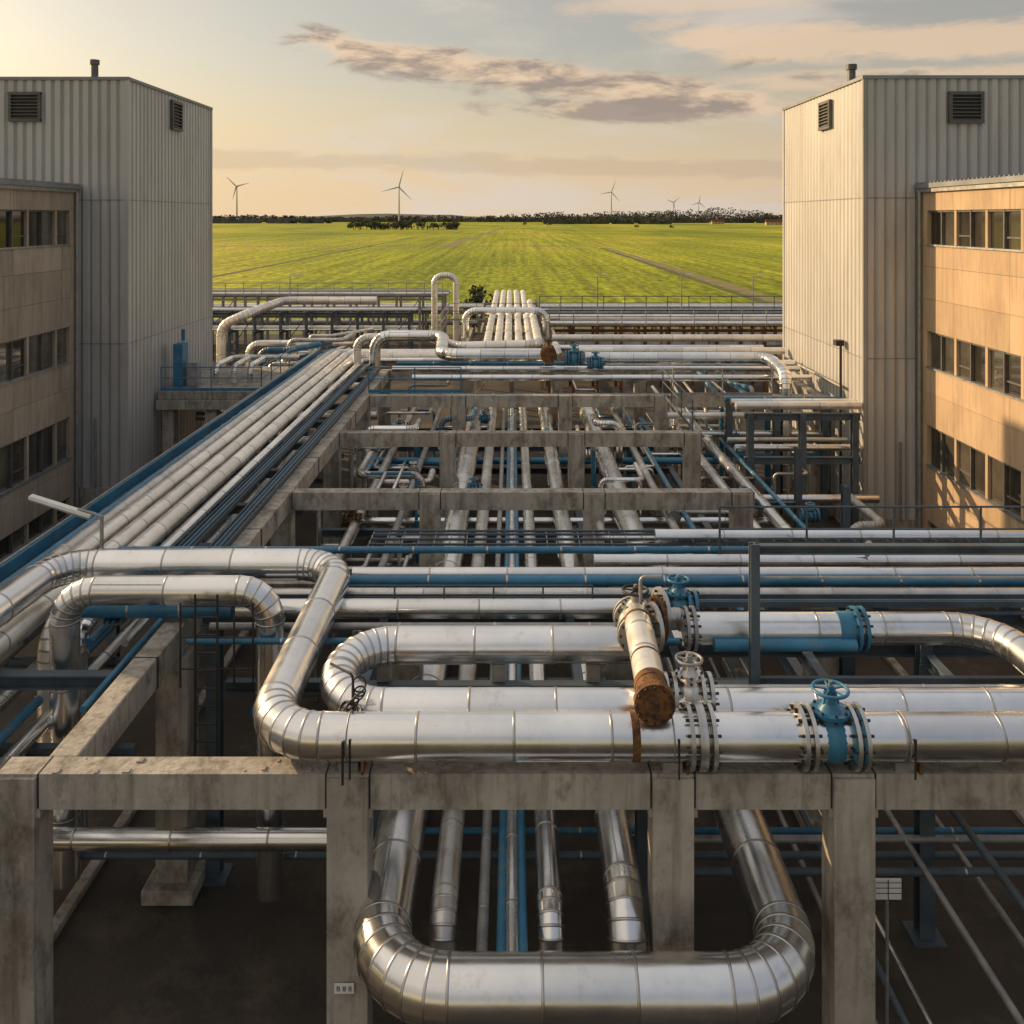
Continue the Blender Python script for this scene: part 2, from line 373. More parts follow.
def tower(side,xi,xo,y0,y1,top):
    core=B(); a,c=min(xi,xo),max(xi,xo); e=.02
    core.box(a+e,c-e,y0+e,y1-e,0,top-.05,TRIM)
    c1=core.obj('core')
    w=B(); 
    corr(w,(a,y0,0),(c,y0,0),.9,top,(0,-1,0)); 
    inn=1 if side<0 else -1
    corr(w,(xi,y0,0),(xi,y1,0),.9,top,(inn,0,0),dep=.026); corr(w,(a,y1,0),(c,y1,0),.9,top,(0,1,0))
    walls=w.obj('corrugated_walls')
    t=B()
    for (x,y) in((xi,y0),(xi,y1)): t.box(x-.07,x+.07,y-.07,y+.07,.9,top+.02,CORR)
    t.box(a-.1,c+.08,y0-.09,y0+.09,top,top+.12,TRIM); t.box(a-.1,c+.08,y1-.09,y1+.09,top,top+.12,TRIM)
    t.box(xi-.09,xi+.09,y0+.09,y1-.09,top,top+.118,TRIM)
    t.box(a-.05,c+.05,y0-.07,y1+.07,0,.9,CON)
    t.cyl((xi+inn*-1.2,y0-.12,.9),(xi+inn*-1.2,y0-.12,3.6),.05,GALV,8)
    tr=t.obj('trim_and_plinth')
    v=B()
    if side<0:
        louvre(v,(xi-3.95,y0,top-1.05),(1,0,0),(0,-1,0),1.15,1.05); louvre(v,(xi,y0+4.9,top-.85),(0,1,0),(1,0,0),1.1,1.2)
        sx=-17.9;yy=38.6;hh=1.5
    else:
        louvre(v,(xi+3.5,y0,top-1.0),(1,0,0),(0,-1,0),1.1,1.0); louvre(v,(xi,y0+3.7,top-.85),(0,1,0),(-1,0,0),1.1,1.0)
        sx=13.05;yy=34.6;hh=1.15
    vo=v.obj('louvre_vents')
    s=B()
    s.lathe((sx,yy,top-.1),(0,0,1),[(0,.15),(hh-.2,.15),(hh-.2,.2),(hh,.2),(hh,.13)],LOUV,16); s.lathe((sx,yy,top-.05),(0,0,1),[(0,.35),(.2,.2)],GALV,16); so=s.obj('roof_stack')
    parent('corrugated_tower_building',[c1,walls,tr,vo,so])
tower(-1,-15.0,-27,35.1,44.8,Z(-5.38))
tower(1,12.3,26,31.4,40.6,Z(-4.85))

def office(side,xf,ya,yb,top,rows,pitch,depth=12,PANL=PANL):
    s=side; xb=xf+s*depth
    def bx(b,xa,xc,*r,**k): b.box(min(xa,xc),max(xa,xc),*r,**k)
    w=B(); zz=0
    th=.35
    for (a,c) in rows+[(top,top)]:
        z=zz
        while z<a-.02:
            h=min(1.1,a-z); 
            if a-z-h<.35: h=a-z
            y=ya; 
            while y<yb-.01:
                y2=min(yb,y+3.3); bx(w,xf+R.uniform(0,.004),xf+s*th,y+.006,y2-.006,z+.005,z+h-.005,PANL); y=y2
            z+=h
        zz=c
    bx(w,xf+s*.04,xf+s*(th+.02),ya+.05,yb-.05,0,rows[0][0],FRAME)
    for i in range(len(rows)): 
        nx=rows[i+1][0] if i+1<len(rows) else top
        bx(w,xf+s*.04,xf+s*(th+.02),ya+.05,yb-.05,rows[i][1],nx,FRAME)
    walls=w.obj('wall_panels')
    c=B(); bx(c,xf+s*(th+.3),xb,ya+.1,yb-.06,0,top-.1,FRAME); bx(c,xf+s*.05,xb,yb-.5,yb-.055,0,top-.12,PANL); 
    bx(c,xf+s*.05,xb,ya,ya+.3,0,top-.12,PANL); core=c.obj('core')
    g=B(); f=B()
    for (a,cc) in rows:
        y=ya+.35; e=yb-.6
        bx(f,xf+.003*s,xf+s*.35,yb-.6,yb-.008,a,cc,PANL)
        n=int((e-y)/pitch); p=(e-y)/n
        for i in range(n):
            yy=y+i*p
            bx(g,xf+s*.13,xf+s*.16,yy+.04,yy+p-.04,a+.03,cc-.03,GLASS)
            wd=.06 if i%2 else .14
            bx(f,xf+s*.03,xf+s*.2,yy-wd/2,yy+wd/2,a,cc,FRAME if i%2 else PANL)
            if i%3==0: bx(f,xf+s*.09,xf+s*.18,yy+wd/2,yy+p-.03,a+(cc-a)*.3,a+(cc-a)*.3+.05,FRAME)
        bx(f,xf+s*.05,xf+s*.2,ya,e,cc-.06,cc-.002,FRAME); bx(f,xf-s*.05,xf+s*.2,ya,e,a+.002,a+.06,GALV)
    gl=g.obj('window_glass'); fr=f.obj('window_frames')
    r=B(); bx(r,xf-s*.18,xb,ya-.1,yb-.02,top,top+.16,TRIM); bx(r,xf-s*.12,xf-s*.04,ya,yb-.05,top-.14,top-.005,GALV)
    n=int((yb-ya)/.25)
    for i in range(n): bx(r,xf-s*.2,xf+s*1.2,ya+i*.25,ya+i*.25+.07,top+.161,top+.2,TRIM)
    r.cyl((xf-s*.1,yb-.25,.2),(xf-s*.1,yb-.25,top-.1),.06,GALV,10)
    ro=r.obj('roof_edge')
    parent('office_building',[walls,core,gl,fr,ro])
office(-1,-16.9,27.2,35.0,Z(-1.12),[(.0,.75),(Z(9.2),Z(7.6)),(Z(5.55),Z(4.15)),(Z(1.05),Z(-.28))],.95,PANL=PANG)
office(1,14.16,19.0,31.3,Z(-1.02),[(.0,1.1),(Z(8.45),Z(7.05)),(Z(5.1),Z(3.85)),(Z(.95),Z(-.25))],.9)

# ---------------------------------------------------------------- concrete pipe rack
zt=Z(6.84)
def rackframe(y,x0,x1,cols,zt=zt,bw=.36,bh=.44,cw=.5,extra=()):
    b=B()
    cols=sorted(cols)
    b.box(x0,x1,y-bw/2,y+bw/2,zt-bh,zt,CON)
    for c in cols:
        b.box(c-cw/2,c+cw/2,y-cw/2+.02,y+cw/2-.02,0,zt-.035,CON)
        b.box(c-cw*.8,c+cw*.8,y-cw*.8,y+cw*.8,0,.22,CON)
        b.box(c-cw/2-.05,c+cw/2+.05,y-bw/2-.012,y+bw/2+.012,zt-bh-.09,zt-bh-.002,CON)
        b.box(c-cw/2-.03,c-cw/2-.008,y-bw/2-.006,y+bw/2+.006,zt-bh+.02,zt+.004,DARK)
        b.box(c+cw/2+.008,c+cw/2+.03,y-bw/2-.006,y+bw/2+.006,zt-bh+.02,zt+.004,DARK)
    for k in range(int((x1-x0)*3)):
        x=R.uniform(x0+.1,x1-.2); s=R.uniform(.015,.045); yy=y+R.uniform(-.14,.14); b.box(x,x+s*R.uniform(1,2.5),yy-s,yy+s,zt+.001,zt+s*.4,CON)
    return b.obj('concrete_pipe_rack_frame',.018)
rackframe(11.25,-6.35,12.4,(-6.1,-2.02,1.98,4.2,8.6,12.1))
rackframe(17.0,-5.5,12.4,(-2.05,2.05,5.8,12.1))
rackframe(22.6,-5.9,6.05,(-5.75,-2.05,2.05,5.75))
rackframe(28.8,-5.9,6.05,(-5.75,-2.05,2.05,5.75))
rackframe(34.8,-5.9,12.2,(-5.75,-2.05,2.05,5.75,9.0,11.9))
rackframe(40.6,-5.9,12.2,(-5.75,-2.05,2.05,5.75,9.0,11.9))
b=B(); b.box(-5.9,-5.53,11.45,40.4,zt-.5,zt-.01,CON)
b.box(-5.99,-5.44,15.1,15.65,0,zt-.52,CON); b.box(-6.15,-5.28,14.9,15.85,0,.25,CON)
for y in(14,19.8,25.7,31.8,37.7): b.box(-5.93,-5.51,y,y+.06,zt-.505,zt-.004,DARK)
b.obj('concrete_longitudinal_beam',.022)
for x in(-2.05,2.05,5.75):
    b=B(); b.ibeam((x,17.3,Z(9.2)),(x,40,Z(9.2)),.2,.3,BSTL); b.obj('steel_longitudinal_beam')
for y in(14.2,17.3,19.8,22.9,25.7,29.1,32,35.1,38):
    b=B(); b.ibeam((-5.5,y,Z(8.98)),(5.6 if y>20 else 8,y,Z(8.98)),.18,.2,BSTL if int(y)%2 else DARK); b.obj('steel_cross_beam')

# ---------------------------------------------------------------- left bundle
bz=Z(6.95)
spec=[(-9.75,.09,BLUE,5),(-9.4,.15,SILD,5),(-8.95,.19,CREAM,5),(-8.4,.19,CREAM,5),(-7.85,.2,CREAM,15.3),(-7.35,.13,SIL,15.3),(-7.05,.07,BLUE,15),(-6.45,.06,SILD,15),(-6.2,.05,BLUE,13)]
for i,(x,r,m,ys) in enumerate(spec):
    end=[47.6,47.1,46.5,45.8,45.1,44.4,42,40,40][i]
    pts=[(x,ys,bz-.2+r),(x,end,bz-.2+r)]
    if r>.12: pts=[(x,ys,bz-.2+r),(x,end,bz-.2+r),(-4.0+i*.2,end,bz-.2+r)]
    if ys==15.3: pts=[(x,ys,.5)]+pts
    pipe('insulated_pipe' if r>.1 else 'small_pipe',pts,r,m,band=r>.1,sleeve=1.4)
for x,zz,r,m in((-9.3,8.0,.14,SILD),(-8.6,8.15,.13,SIL),(-7.95,8.1,.08,BLUE),(-7.6,8.2,.12,SIL),(-6.7,8.2,.1,SILD),(-6.35,8.1,.06,BLUE)):
    pipe('insulated_pipe',[(x,7,Z(zz)),(x,33,Z(zz))],r,m,sleeve=1.6)
for y in(8,11.25,14.2,17,19.8,22.6,25.7,28.8,31.8,34.8,37.8,40.6,43.5,46.5):
    b=B(); b.ibeam((-10.2,y,bz-.34),(-5.95,y,bz-.34),.2,.22,BSTL); b.ibeam((-10,y,0),(-10,y,bz-.46),.22,.22,BSTL)
    b.bar((-10,y,2.6),(-8.6,y,bz-.5),.08,.08,BSTL)
    if y<34: b.ibeam((-10,y,Z(8.4)),(-5.95,y,Z(8.4)),.14,.16,BSTL)
    b.obj('steel_pipe_support')
b=B(); b.bar((-10.15,6,bz-.1),(-10.15,47.5,bz-.1),.06,.26,BLUE); b.bar((-10.1,6,bz+.12),(-10.1,47.5,bz+.12),.05,.03,GALV); b.obj('steel_edge_channel')
def tray(x,z,y0,y1,w=.35,axis='y'):
    b=B()
    P=(lambda s,t,zz:(s,t,zz)) if axis=='y' else (lambda s,t,zz:(t,s,zz))
    for s in(-1,1): b.bar(P(x+s*w/2,y0,z),P(x+s*w/2,y1,z),.02,.1,BSTL)
    y=y0
    while y<y1: b.bar(P(x-w/2,y,z-.03),P(x+w/2,y,z-.03),.04,.02,BSTL); y+=.3
    for k in range(4): 
        o=-w/2+.06+k*(w-.1)/4; b.tube([P(x+o,y0,z),P(x+o+.02,(y0+y1)/2,z+.01),P(x+o,y1,z)],.022,None,DARK if k%2 else BLUE,band=False,seg=6,sleeve=9)
    b.obj('cable_tray')
tray(-6.75,bz+.12,15.2,42,.3); tray(-6.0,zt+.12,18,40,.3)

# ---------------------------------------------------------------- lower level longitudinal pipes
lz=Z(8.58)
pipe('expansion_loop_pipe',[(-1.6,40,lz),(-1.55,10.0,lz),(3.25,10.0,lz),(3.3,40,lz)],.34,SIL,bend=.85,sleeve=1.1,gores=7,seg=40)
for x,r,m in((-.85,.17,SILD),(-.36,.07,GALV),(-.13,.06,BLUE),(.0,.085,SIL),(.13,.06,BLUE),(.48,.16,SIL),(1.42,.24,SIL)):
    pipe('insulated_pipe' if r>.1 else 'small_pipe',[(x,9.9+r*3,lz-.22+r),(x,41,lz-.22+r)] if r<=.1 else [(x,11.0,1.0),(x,11.0,lz-.22+r),(x,41,lz-.22+r)],r,m,band=r>.065,sleeve=1.25)
for x,r,m,y0 in((6.7,.17,SIL,21.6),(7.5,.19,SIL,21.2),(5.0,.08,BLUE,18),(8.1,.07,BLUE,18),(-3.2,.1,GALV,18.5),(4.5,.12,SILD,20),(-4.4,.14,SILD,20)):
    pts=[(x,y0,lz),(x,41,lz)]
    if x in(6.7,7.5): pts=[(12,y0,lz)]+pts
    pipe('insulated_pipe',pts,r,m,sleeve=1.5)

# ---------------------------------------------------------------- foreground upper pipework
za=Z(6.45)
pipe('insulated_pipe',[(12,11.2,za),(-3.12,11.2,za),(-3.12,16.5,Z(6.35)),(-8.3,16.5,Z(6.35)),(-8.6,5,Z(6.35))],.275,SIL,bend=.75,sleeve=1.15,gores=7,seg=40)
b=B()
for x in(2.27,2.43,4.0-.35,4.0+.28): b.flange((x,11.2,za),(1,0,0),.275,SILD)
b.obj('pipe_flange')
b=B(); b.lathe((1.47,11.2,za),(1,0,0),[(0,.279),(.1,.279)],RUST,28); b.obj('rust_stained_strap')
pipe('expansion_loop_pipe',[(12,11.95,Z(6.52)),(-2.42,11.95,Z(6.52)),(-2.42,13.4,Z(6.35)),(1.75,13.4,Z(6.35))],.26,SIL,bend=.72,sleeve=1.1,gores=7,seg=40)
pipe('insulated_pipe',[(2.6,13.6,Z(6.2)),(7.3,13.6,Z(6.2)),(7.3,5.5,Z(6.2))],.23,SIL,bend=.75,seg=32)
b=B(); b.lathe((4.9,13.6,Z(6.2)),(1,0,0),[(0,.242),(.3,.242)],BLUE,28); b.lathe((3.0,13.6,Z(6.36)),(1,0,0),[(0,.03),(1.9,.03)],BLUE,10); b.lathe((3.0,13.34,Z(6.33)),(1,0,0),[(0,.09),(2.1,.09)],BLUE,14); b.flange((5.25,13.6,Z(6.2)),(1,0,0),.23,BLUE); b.flange((2.7,13.6,Z(6.2)),(1,0,0),.23); b.obj('blue_pipe_section')
pipe('insulated_pipe',[(2.5,12.55,Z(6.6)),(9,12.55,Z(6.6))],.09,SILD)
pipe('insulated_pipe',[(-7.3,14.7,.6),(-7.3,14.7,Z(6.08)),(-3.95,14.7,Z(6.08)),(-3.95,14.7,.4)],.23,SIL,bend=.5,seg=32)
for x0,x1,y,r,m in((-3.0,13,16.95,.12,SIL),(-3.0,13,16.68,.095,BLUE),(1.6,13,17.6,.12,SIL),(-4.5,13,16.1,.10,SILD),(-4.7,2.2,15.35,.16,SIL),(-8,13,18.3,.07,BLUE),(3,13,18.9,.14,SIL),(-5,6,14.9,.06,GALV),(-5.2,13,14.4,.05,BLUE)):
    pipe('transverse_pipe',[(x0,y,zt+r+.02),(x1,y,zt+r+.02)],r,m,sleeve=1.5)
pipe('transverse_pipe',[(-7.4,15.35,zt+.18),(-4.75,15.35,zt+.18)],.155,BLUE,sleeve=.9)
tray(15.85,zt+.1,-5,12,.3,'x')
b=B()
for y in(13.3,14.6,15.7): b.ibeam((-2.6 if y<15 else -5.4,y,zt-.14),(9,y,zt-.14),.16,.22,BSTL)
for x in(-2.2,1.0,2.6,4.7,6.6,8.9):
    b.ibeam((x,11.6,zt-.16),(x,16.8,zt-.16),.14,.2,BSTL)
b.obj('steel_pipe_support')
for x,y in((-5.15,15.6),(6.55,14.3),(6.55,17.6),(9.2,14.4),(-2.1,14.4),(2.1,14.4)):
    b=B(); b.ibeam((x,y,0),(x,y,zt-.2),.24,.24,BSTL); b.box(x-.25,x+.25,y-.25,y+.25,0,.04,BSTL)
    if x>6: b.ibeam((x,y,zt-.2),(x,y,zt+.1),.2,.2,BSTL)
    b.obj('steel_column')

def handwheel(b,p,d,r,m):
    p=Vector(p);d=Vector(d).normalized(); b.torus(p,d,r,.022,m,28,8)
    up=Vector((0,0,1)) if abs(d.z)<.9 else Vector((1,0,0)); a=d.cross(up).normalized(); c=a.cross(d)
    for k in range(5):
        an=2*math.pi*k/5; b.cyl(p,p+(a*math.cos(an)+c*math.sin(an))*r,.013,m,6)
    b.cyl(p-d*.03,p+d*.05,.045,m,10)
def valve(p,ax,r,m,wm=None,sc_=1,up=(0,0,1)):
    b=B(); p=Vector(p);ax=Vector(ax);up=Vector(up); L=r*1.2
    b.lathe(p-ax*L,ax,[(0,r*1.0),(L*.4,r*.95),(L*.6,r*1.1),(L,r*1.18),(L*1.4,r*1.1),(L*1.6,r*.95),(2*L,r)],m,24)
    b.flange(p-ax*L,ax,r,m);b.flange(p+ax*L,ax,r,m)
    b.lathe(p,up,[(0,r*.9),(r*1.2,r*.72),(r*1.2,r*.95),(r*1.38,r*.95),(r*1.38,r*.6),(r*1.7,r*.34),(r*2.1,r*.28)],m,20)
    q=ax.cross(up)
    for k in range(8):
        an=2*math.pi*k/8; c=p+up*r*1.2+(ax*math.cos(an)+q*math.sin(an))*r*.83; b.cyl(c-up*.04,c+up*(r*.28),.018,DARK,6)
    for s in(-1,1): b.bar(p+up*r*1.4+ax*s*r*.35,p+up*r*2.3+ax*s*r*.2,.04,.05,m)
    b.cyl(p+up*r*2,p+up*r*2.75,.024,GALV,8)
    handwheel(b,p+up*r*2.35,up,r*.85,wm or m)
    b.obj('gate_valve')
valve((3.96,11.2,za),(1,0,0),.25,BLUE)
valve((2.36,12.0,Z(6.35)),(1,0,0),.2,SILD,GALV)
valve((2.75,14.9,Z(6.45)),(1,0,0),.2,BLUE)
valve((1.85,13.5,Z(6.1)),(0,1,0),.22,GALV,DARK)
b=B(); P0=Vector((1.86,13.5,Z(5.93))); P1=Vector((1.74,10.95,Z(5.93))); d=(P1-P0).normalized(); L=(P1-P0).length
b.tube([P0,P0+d*(L*.80)],.2,None,CREAM,sleeve=.6,seg=26)
b.lathe(P0+d*L*.80,d,[(0,.212),(.12,.212),(.13,.2),(L*.2-.14,.2),(L*.2-.14,.25),(L*.2-.08,.25)],RUST,28)
b.lathe(P0+d*(L-.075),d,[(0,.25),(.07,.25),(.075,.12),(.10,.12),(.105,.0)],RUST,28)
for k in range(12):
    an=2*math.pi*k/12; a=d.cross(Vector((0,0,1))).normalized(); c=a.cross(d); q=P0+d*(L-.2)+(a*math.cos(an)+c*math.sin(an))*.222; b.cyl(q,q+d*.24,.017,DARK,6)
b.lathe(P0+d*.3,d,[(0,.208),(.05,.208)],RUST,26)
b.lathe(P0+d*1.45,d,[(0,.206),(.035,.206)],RUST,26)
b.obj('capped_pipe_nozzle')
b=B()
for k,y in enumerate((13.2,13.45,13.75)):
    b.lathe((2.05+.1*k,y,Z(6.0)),(1,.25,0),[(0,.12),(0,.34),(.06,.34),(.06,.12)],RUST if k==1 else SILD,26)
    for j in range(10):
        an=2*math.pi*j/10; c=Vector((2.05+.1*k,y+math.cos(an)*.28,Z(6.0)+math.sin(an)*.28)); b.cyl(c-Vector((.06,0,0)),c+Vector((.12,0,0)),.02,DARK,6)
b.tube([(2.1,13.5,Z(6.0)),(2.6,13.6,Z(6.0)),(2.6,13.6,Z(6.2))],.12,.15,SILD,seg=16)
b.tube([(1.9,13.3,Z(5.7)),(1.9,13.3,Z(5.3)),(2.2,13.3,Z(5.3))],.03,.08,GALV,band=False,seg=8)
b.obj('flange_assembly')
b=B()
for x in(-2.02,1.98,4.85,7.3): 
    b.box(x-.12,x+.12,11.1,11.3,zt,zt+.12,GALV); b.box(x-.015+.18,x+.015+.18,11.05,11.35,zt,zt+.2,RUST)
    b.torus((x,11.2,za),(1,0,0),.282,.010,GALV,24,6)
    b.cyl((x+.05,10.93,zt+.02),(x+.05,10.92,za+.12),.014,DARK,6)
for x in(-1.5,.2,3.1,5.9): b.box(x-.1,x+.1,11.85,12.05,zt-.08,zt+.08,GALV)
for x in(-1.9,-.2,1.2): b.box(x-.1,x+.1,13.3,13.5,zt-.02,zt+.24,GALV)
b.obj('pipe_shoe')
def gauge(x,y,z,h=.35):
    b=B(); b.cyl((x,y,z),(x,y,z+h),.018,GALV,8); b.lathe((x,y-.03,z+h+.08),(0,-1,0),[(0,.085),(.05,.085),(.05,.075)],DARK,18); b.lathe((x,y-.081,z+h+.08),(0,-1,0),[(0,.07),(.004,.07)],LABEL,18)
    b.box(x-.04,x+.04,y-.04,y+.04,z+h*.3,z+h*.5,GALV); b.obj('pressure_gauge')
gauge(6.9,17.5,zt+.2,.25)
b=B()
for k in range(11):
    a=k*.7; p=Vector((-2.05+.09*math.cos(a),11.6+.12*math.sin(a),Z(6.3)+.05*k-.25)); b.torus(p,(math.sin(a),math.cos(a*1.3),.6),.07+.02*(k%3),.012,DARK,14,5)
b.cyl((-2.05,11.6,zt-.1),(-2.05,11.6,zt+.8),.02,DARK,8); b.cyl((-2.05,10.89,zt-.02),(-2.05,10.89,zt+.5),.016,DARK,8)
b.tube([(-2.05,11.6,zt+.8),(-2.05,11.6,zt+.95),(-2.4,11.9,zt+.95)],.018,.06,DARK,band=False,seg=6)
b.obj('impulse_line_bundle')

# ---------------------------------------------------------------- handrails / access
def rail(pts,z,h=1.1,m=None,name='handrail',sp=1.5,r=.022):
    b=B(); m=m or GALV
    for a,c in zip(pts,pts[1:]):
        a=Vector((*a,z));c=Vector((*c,z));L=(c-a).length
        for hh in(h,h*.55): b.cyl(a+Vector((0,0,hh)),c+Vector((0,0,hh)),r,m,8)
        b.bar(a+Vector((0,0,.07)),c+Vector((0,0,.07)),.012,.12,m)
        n=max(1,int(L/sp))
        for k in range(n+1): q=a.lerp(c,k/n); b.cyl(q,q+Vector((0,0,h)),r*1.1,m,8)
    b.obj(name)
b=B()
b.ibeam((3.5,13,Z(4.78)),(9.4,13,Z(4.78)),.12,.13,BSTL); b.ibeam((3.5,13,zt-.3),(3.5,13,Z(4.7)),.13,.13,BSTL); b.ibeam((8.6,13,zt-.3),(8.6,13,Z(4.86)),.13,.13,BSTL)
b.bar((3.5,13.1,Z(6.75)),(9.4,13.1,Z(6.75)),.08,.14,BSTL); b.bar((3.5,13.0,Z(5.2)),(9.4,13.0,Z(5.2)),.03,.03,GALV)
b.cyl((4.4,13.05,zt-.1),(5.3,13.05,zt-.9),.02,GALV,8)
b.obj('steel_guard_frame')
rail([(4.2,18.2),(13,18.2)],zt,1.0,BSTL)
rail([(-2.9,15.65),(1.4,15.65)],zt,.45,BSTL,sp=.8,r=.014)
b=B()
for i in range(46): b.bar((-3+i*.34,18.5,zt+.0),(-3+i*.34,19.6,zt+.0),.02,.03,GALV)
for y in(18.5,18.8,19.1,19.4,19.6): b.bar((-3,y,zt+.02),(12.6,y,zt+.02),.03,.05,BSTL)
b.obj('grating_walkway')
b=B()
for x in(-5.0,-4.65): b.cyl((x,14.2,2.2),(x,14.2,zt+.9),.02,DARK,8)
for k in range(12): b.cyl((-5.0,14.2,2.3+.28*k),(-4.65,14.2,2.3+.28*k),.014,DARK,6)
for x in(-5.25,-4.4,-4.1): b.cyl((x,14.25,zt-.6),(x,14.25,zt+.75),.016,DARK,6)
for zz in(zt-.3,zt+.2,zt+.7): b.cyl((-5.25,14.25,zz),(-4.1,14.25,zz),.014,DARK,6)
b.obj('access_ladder')
b=B(); b.cyl((-7.75,17,bz-.2),(-7.75,17,Z(5.62)),.035,GALV,10); b.tube([(-7.75,17,Z(5.65)),(-7.9,17,Z(5.58)),(-8.2,17,Z(5.5))],.03,.1,GALV,band=False,seg=8)
b.bar((-9.1,17,Z(5.26)),(-7.95,17,Z(5.62)),.14,.06,LABEL); b.bar((-9.08,17,Z(5.31)),(-7.97,17,Z(5.67)),.12,.03,GALV); b.obj('tube_lamp')

# ---------------------------------------------------------------- lower clutter
for x0,x1,y,z,r,m in((-13,-2.3,14.2,1.6,.16,SIL),(-13,9,14.9,.85,.06,BSTL),(-13,9,15.2,1.05,.05,BLUE),(2.5,13,13.9,1.3,.06,BSTL),(2.5,13,14.2,1.6,.06,GALV),(2.3,13,15.6,2.2,.09,SILD),(-5,6,19.5,1.2,.16,SILD),(-5,9,21,2.0,.1,SIL),(4.5,13,18.6,1.0,.14,SIL),(-5,8,25,1.4,.16,SILD),(-5,8,27,2.3,.12,SIL),(-5,8,31,1.6,.16,SIL),(-5,8,33,2.5,.12,BLUE),(-5,8,37,2.0,.16,SIL),(-9.5,-6,24,1.8,.14,SIL),(6,11.5,26,1.0,.12,BLUE),(6,12,29.5,2.2,.14,SIL)):
    pipe('transverse_pipe',[(x0,y,z),(x1,y,z)],r,m,sleeve=1.6)
for x,y0,y1,z,r,m in((4.9,10,26,.5,.05,GALV),(5.2,10,26,.75,.05,BSTL),(5.6,9,30,.6,.04,SIL),(6.2,9,30,1.6,.05,GALV),(7.0,10,22,2.0,.06,BSTL),(-4.6,16,34,2.6,.07,BLUE),(-3.7,16,36,1.0,.12,SILD),(7.4,9,24,.9,.05,GALV)):
    pipe('small_pipe',[(x,y0,z),(x,y1,z)],r,m,band=False,sleeve=3)
for i in range(52):
    x=R.choice([-5.2,-4.6,-3.6,-2.8,2.7,3.9,4.8,6.4,7.8,8.8]); y=R.uniform(18.5,42); z=R.choice([lz,lz+.6,lz+1.1,lz-.3]); r=R.choice([.05,.06,.08,.12]); m=R.choice([SIL,SILD,BLUE,GALV,CREAM])
    dx=R.uniform(.8,2.0)*R.choice([-1,1]); dy=R.uniform(.8,3)
    if x+dx<-5.3: dx=abs(dx)
    if x+dx>11: dx=-abs(dx)
    pipe('branch_pipe',[(x,y,0.02),(x,y,z),(x+dx,y,z),(x+dx,y+dy,z)],r,m,sleeve=1.2,seg=12)
for i in range(14):
    x=R.choice([-4.5,-3.3,-1.2,2.9,4.6,7.0,8.5]); y=R.uniform(24,40)
    valve((x,y,lz+.1),(0,1,0) if R.random()<.5 else (1,0,0),.14,R.choice([BLUE,SILD,RUST]))
b=B(); b.box(-2.17,-1.93,10.985,11.0,1.93,2.05,LABEL); pl=b.obj('plate')
cu=bpy.data.curves.new('lettering','FONT'); cu.body='B 8 8'; cu.size=.09; cu.align_x='CENTER'; cu.align_y='CENTER'
tx=bpy.data.objects.new('lettering',cu); sc.collection.objects.link(tx); tx.location=(-2.05,10.981,1.99); tx.rotation_euler=(math.pi/2,0,0); cu.materials.append(DARK)
parent('column_label',[pl,tx])
b=B(); b.box(4.83,5.17,11.95,11.97,2.35,2.62,LABEL); 
for k in range(3): b.box(4.835,5.165,11.945,11.949,2.43+.07*k,2.438+.07*k,DARK)
b.box(4.99,5.0,11.942,11.9445,2.35,2.62,DARK); b.cyl((5.0,12.0,0),(5.0,12.0,2.5),.025,GALV,8); b.obj('notice_plate')
b=B(); b.box(-14.5,-7.2,12.2,12.4,0,.13,CON); b.box(-7.4,-7.2,12.4,27,0,.13,CON); b.box(9.6,9.8,10,30,0,.13,CON); b.obj('kerb',.02)

# ---------------------------------------------------------------- back pipework
pipe('insulated_pipe',[(-6.4,42,Z(7)),(-6.4,42,Z(5.5)),(-3.2,42,Z(5.5)),(-3.0,38.2,Z(5.8)),(1.7,38.2,Z(5.8))],.27,SIL,bend=.7)
pipe('insulated_pipe',[(-7.4,43,Z(7)),(-7.4,43,Z(5.7)),(-4,43,Z(5.7)),(-2.4,40,Z(5.7)),(1.2,40,Z(5.6)),(1.2,60,Z(5.6))],.2,CREAM,bend=.6)
pipe('insulated_pipe',[(-2.2,39.3,Z(5.95)),(2.0,39.3,Z(5.95)),(2.0,42,Z(5.95))],.2,SIL)
valve((2.55,37,Z(5.75)),(1,0,0),.22,BLUE); valve((1.5,37.0,Z(5.6)),(0,1,0),.24,RUST,DARK); valve((3.4,36.6,Z(5.9)),(1,0,0),.18,BLUE)
pipe('insulated_pipe',[(3,37,Z(5.75)),(10.55,37,Z(5.75)),(10.4,34.2,Z(5.9)),(10.35,34.1,.2)],.24,SIL,bend=.6)
for y,z,r,m,x0,x1 in((37.6,6.3,.12,SIL,-5,12),(36.4,6.45,.08,BLUE,-4,12),(36.1,6.4,.12,SIL,-4,12),(38.3,6.2,.16,SIL,4,12),(39,6.3,.08,BLUE,-5,11),(40,5.9,.16,CREAM,3,12.1),(35.6,7.0,.08,BLUE,-4,9),(43,6.2,.14,SIL,2,12),(45,6.0,.18,CREAM,2,14)):
    pipe('transverse_pipe',[(x0,y,Z(z)),(x1,y,Z(z))],r,m,sleeve=1.6)
for i,x in enumerate((-1.25,-.7,-.2,.35,.9)):
    pipe('insulated_pipe',[(x,41,Z(6.3)),(x,76,Z(6.2)),(x,76,Z(8.5))],.2,CREAM,bend=.6,sleeve=2)
pipe('expansion_loop_pipe',[(-5.0,58,Z(8)),(-5.0,58,Z(3.7)),(-3.6,58,Z(3.7)),(-3.6,58,Z(8))],.2,CREAM,bend=.55)
pipe('expansion_loop_pipe',[(-2.6,50,Z(7.5)),(-2.6,50,Z(5.15)),(1.9,50,Z(5.15)),(1.9,50,Z(7.5))],.2,SIL,bend=.6)
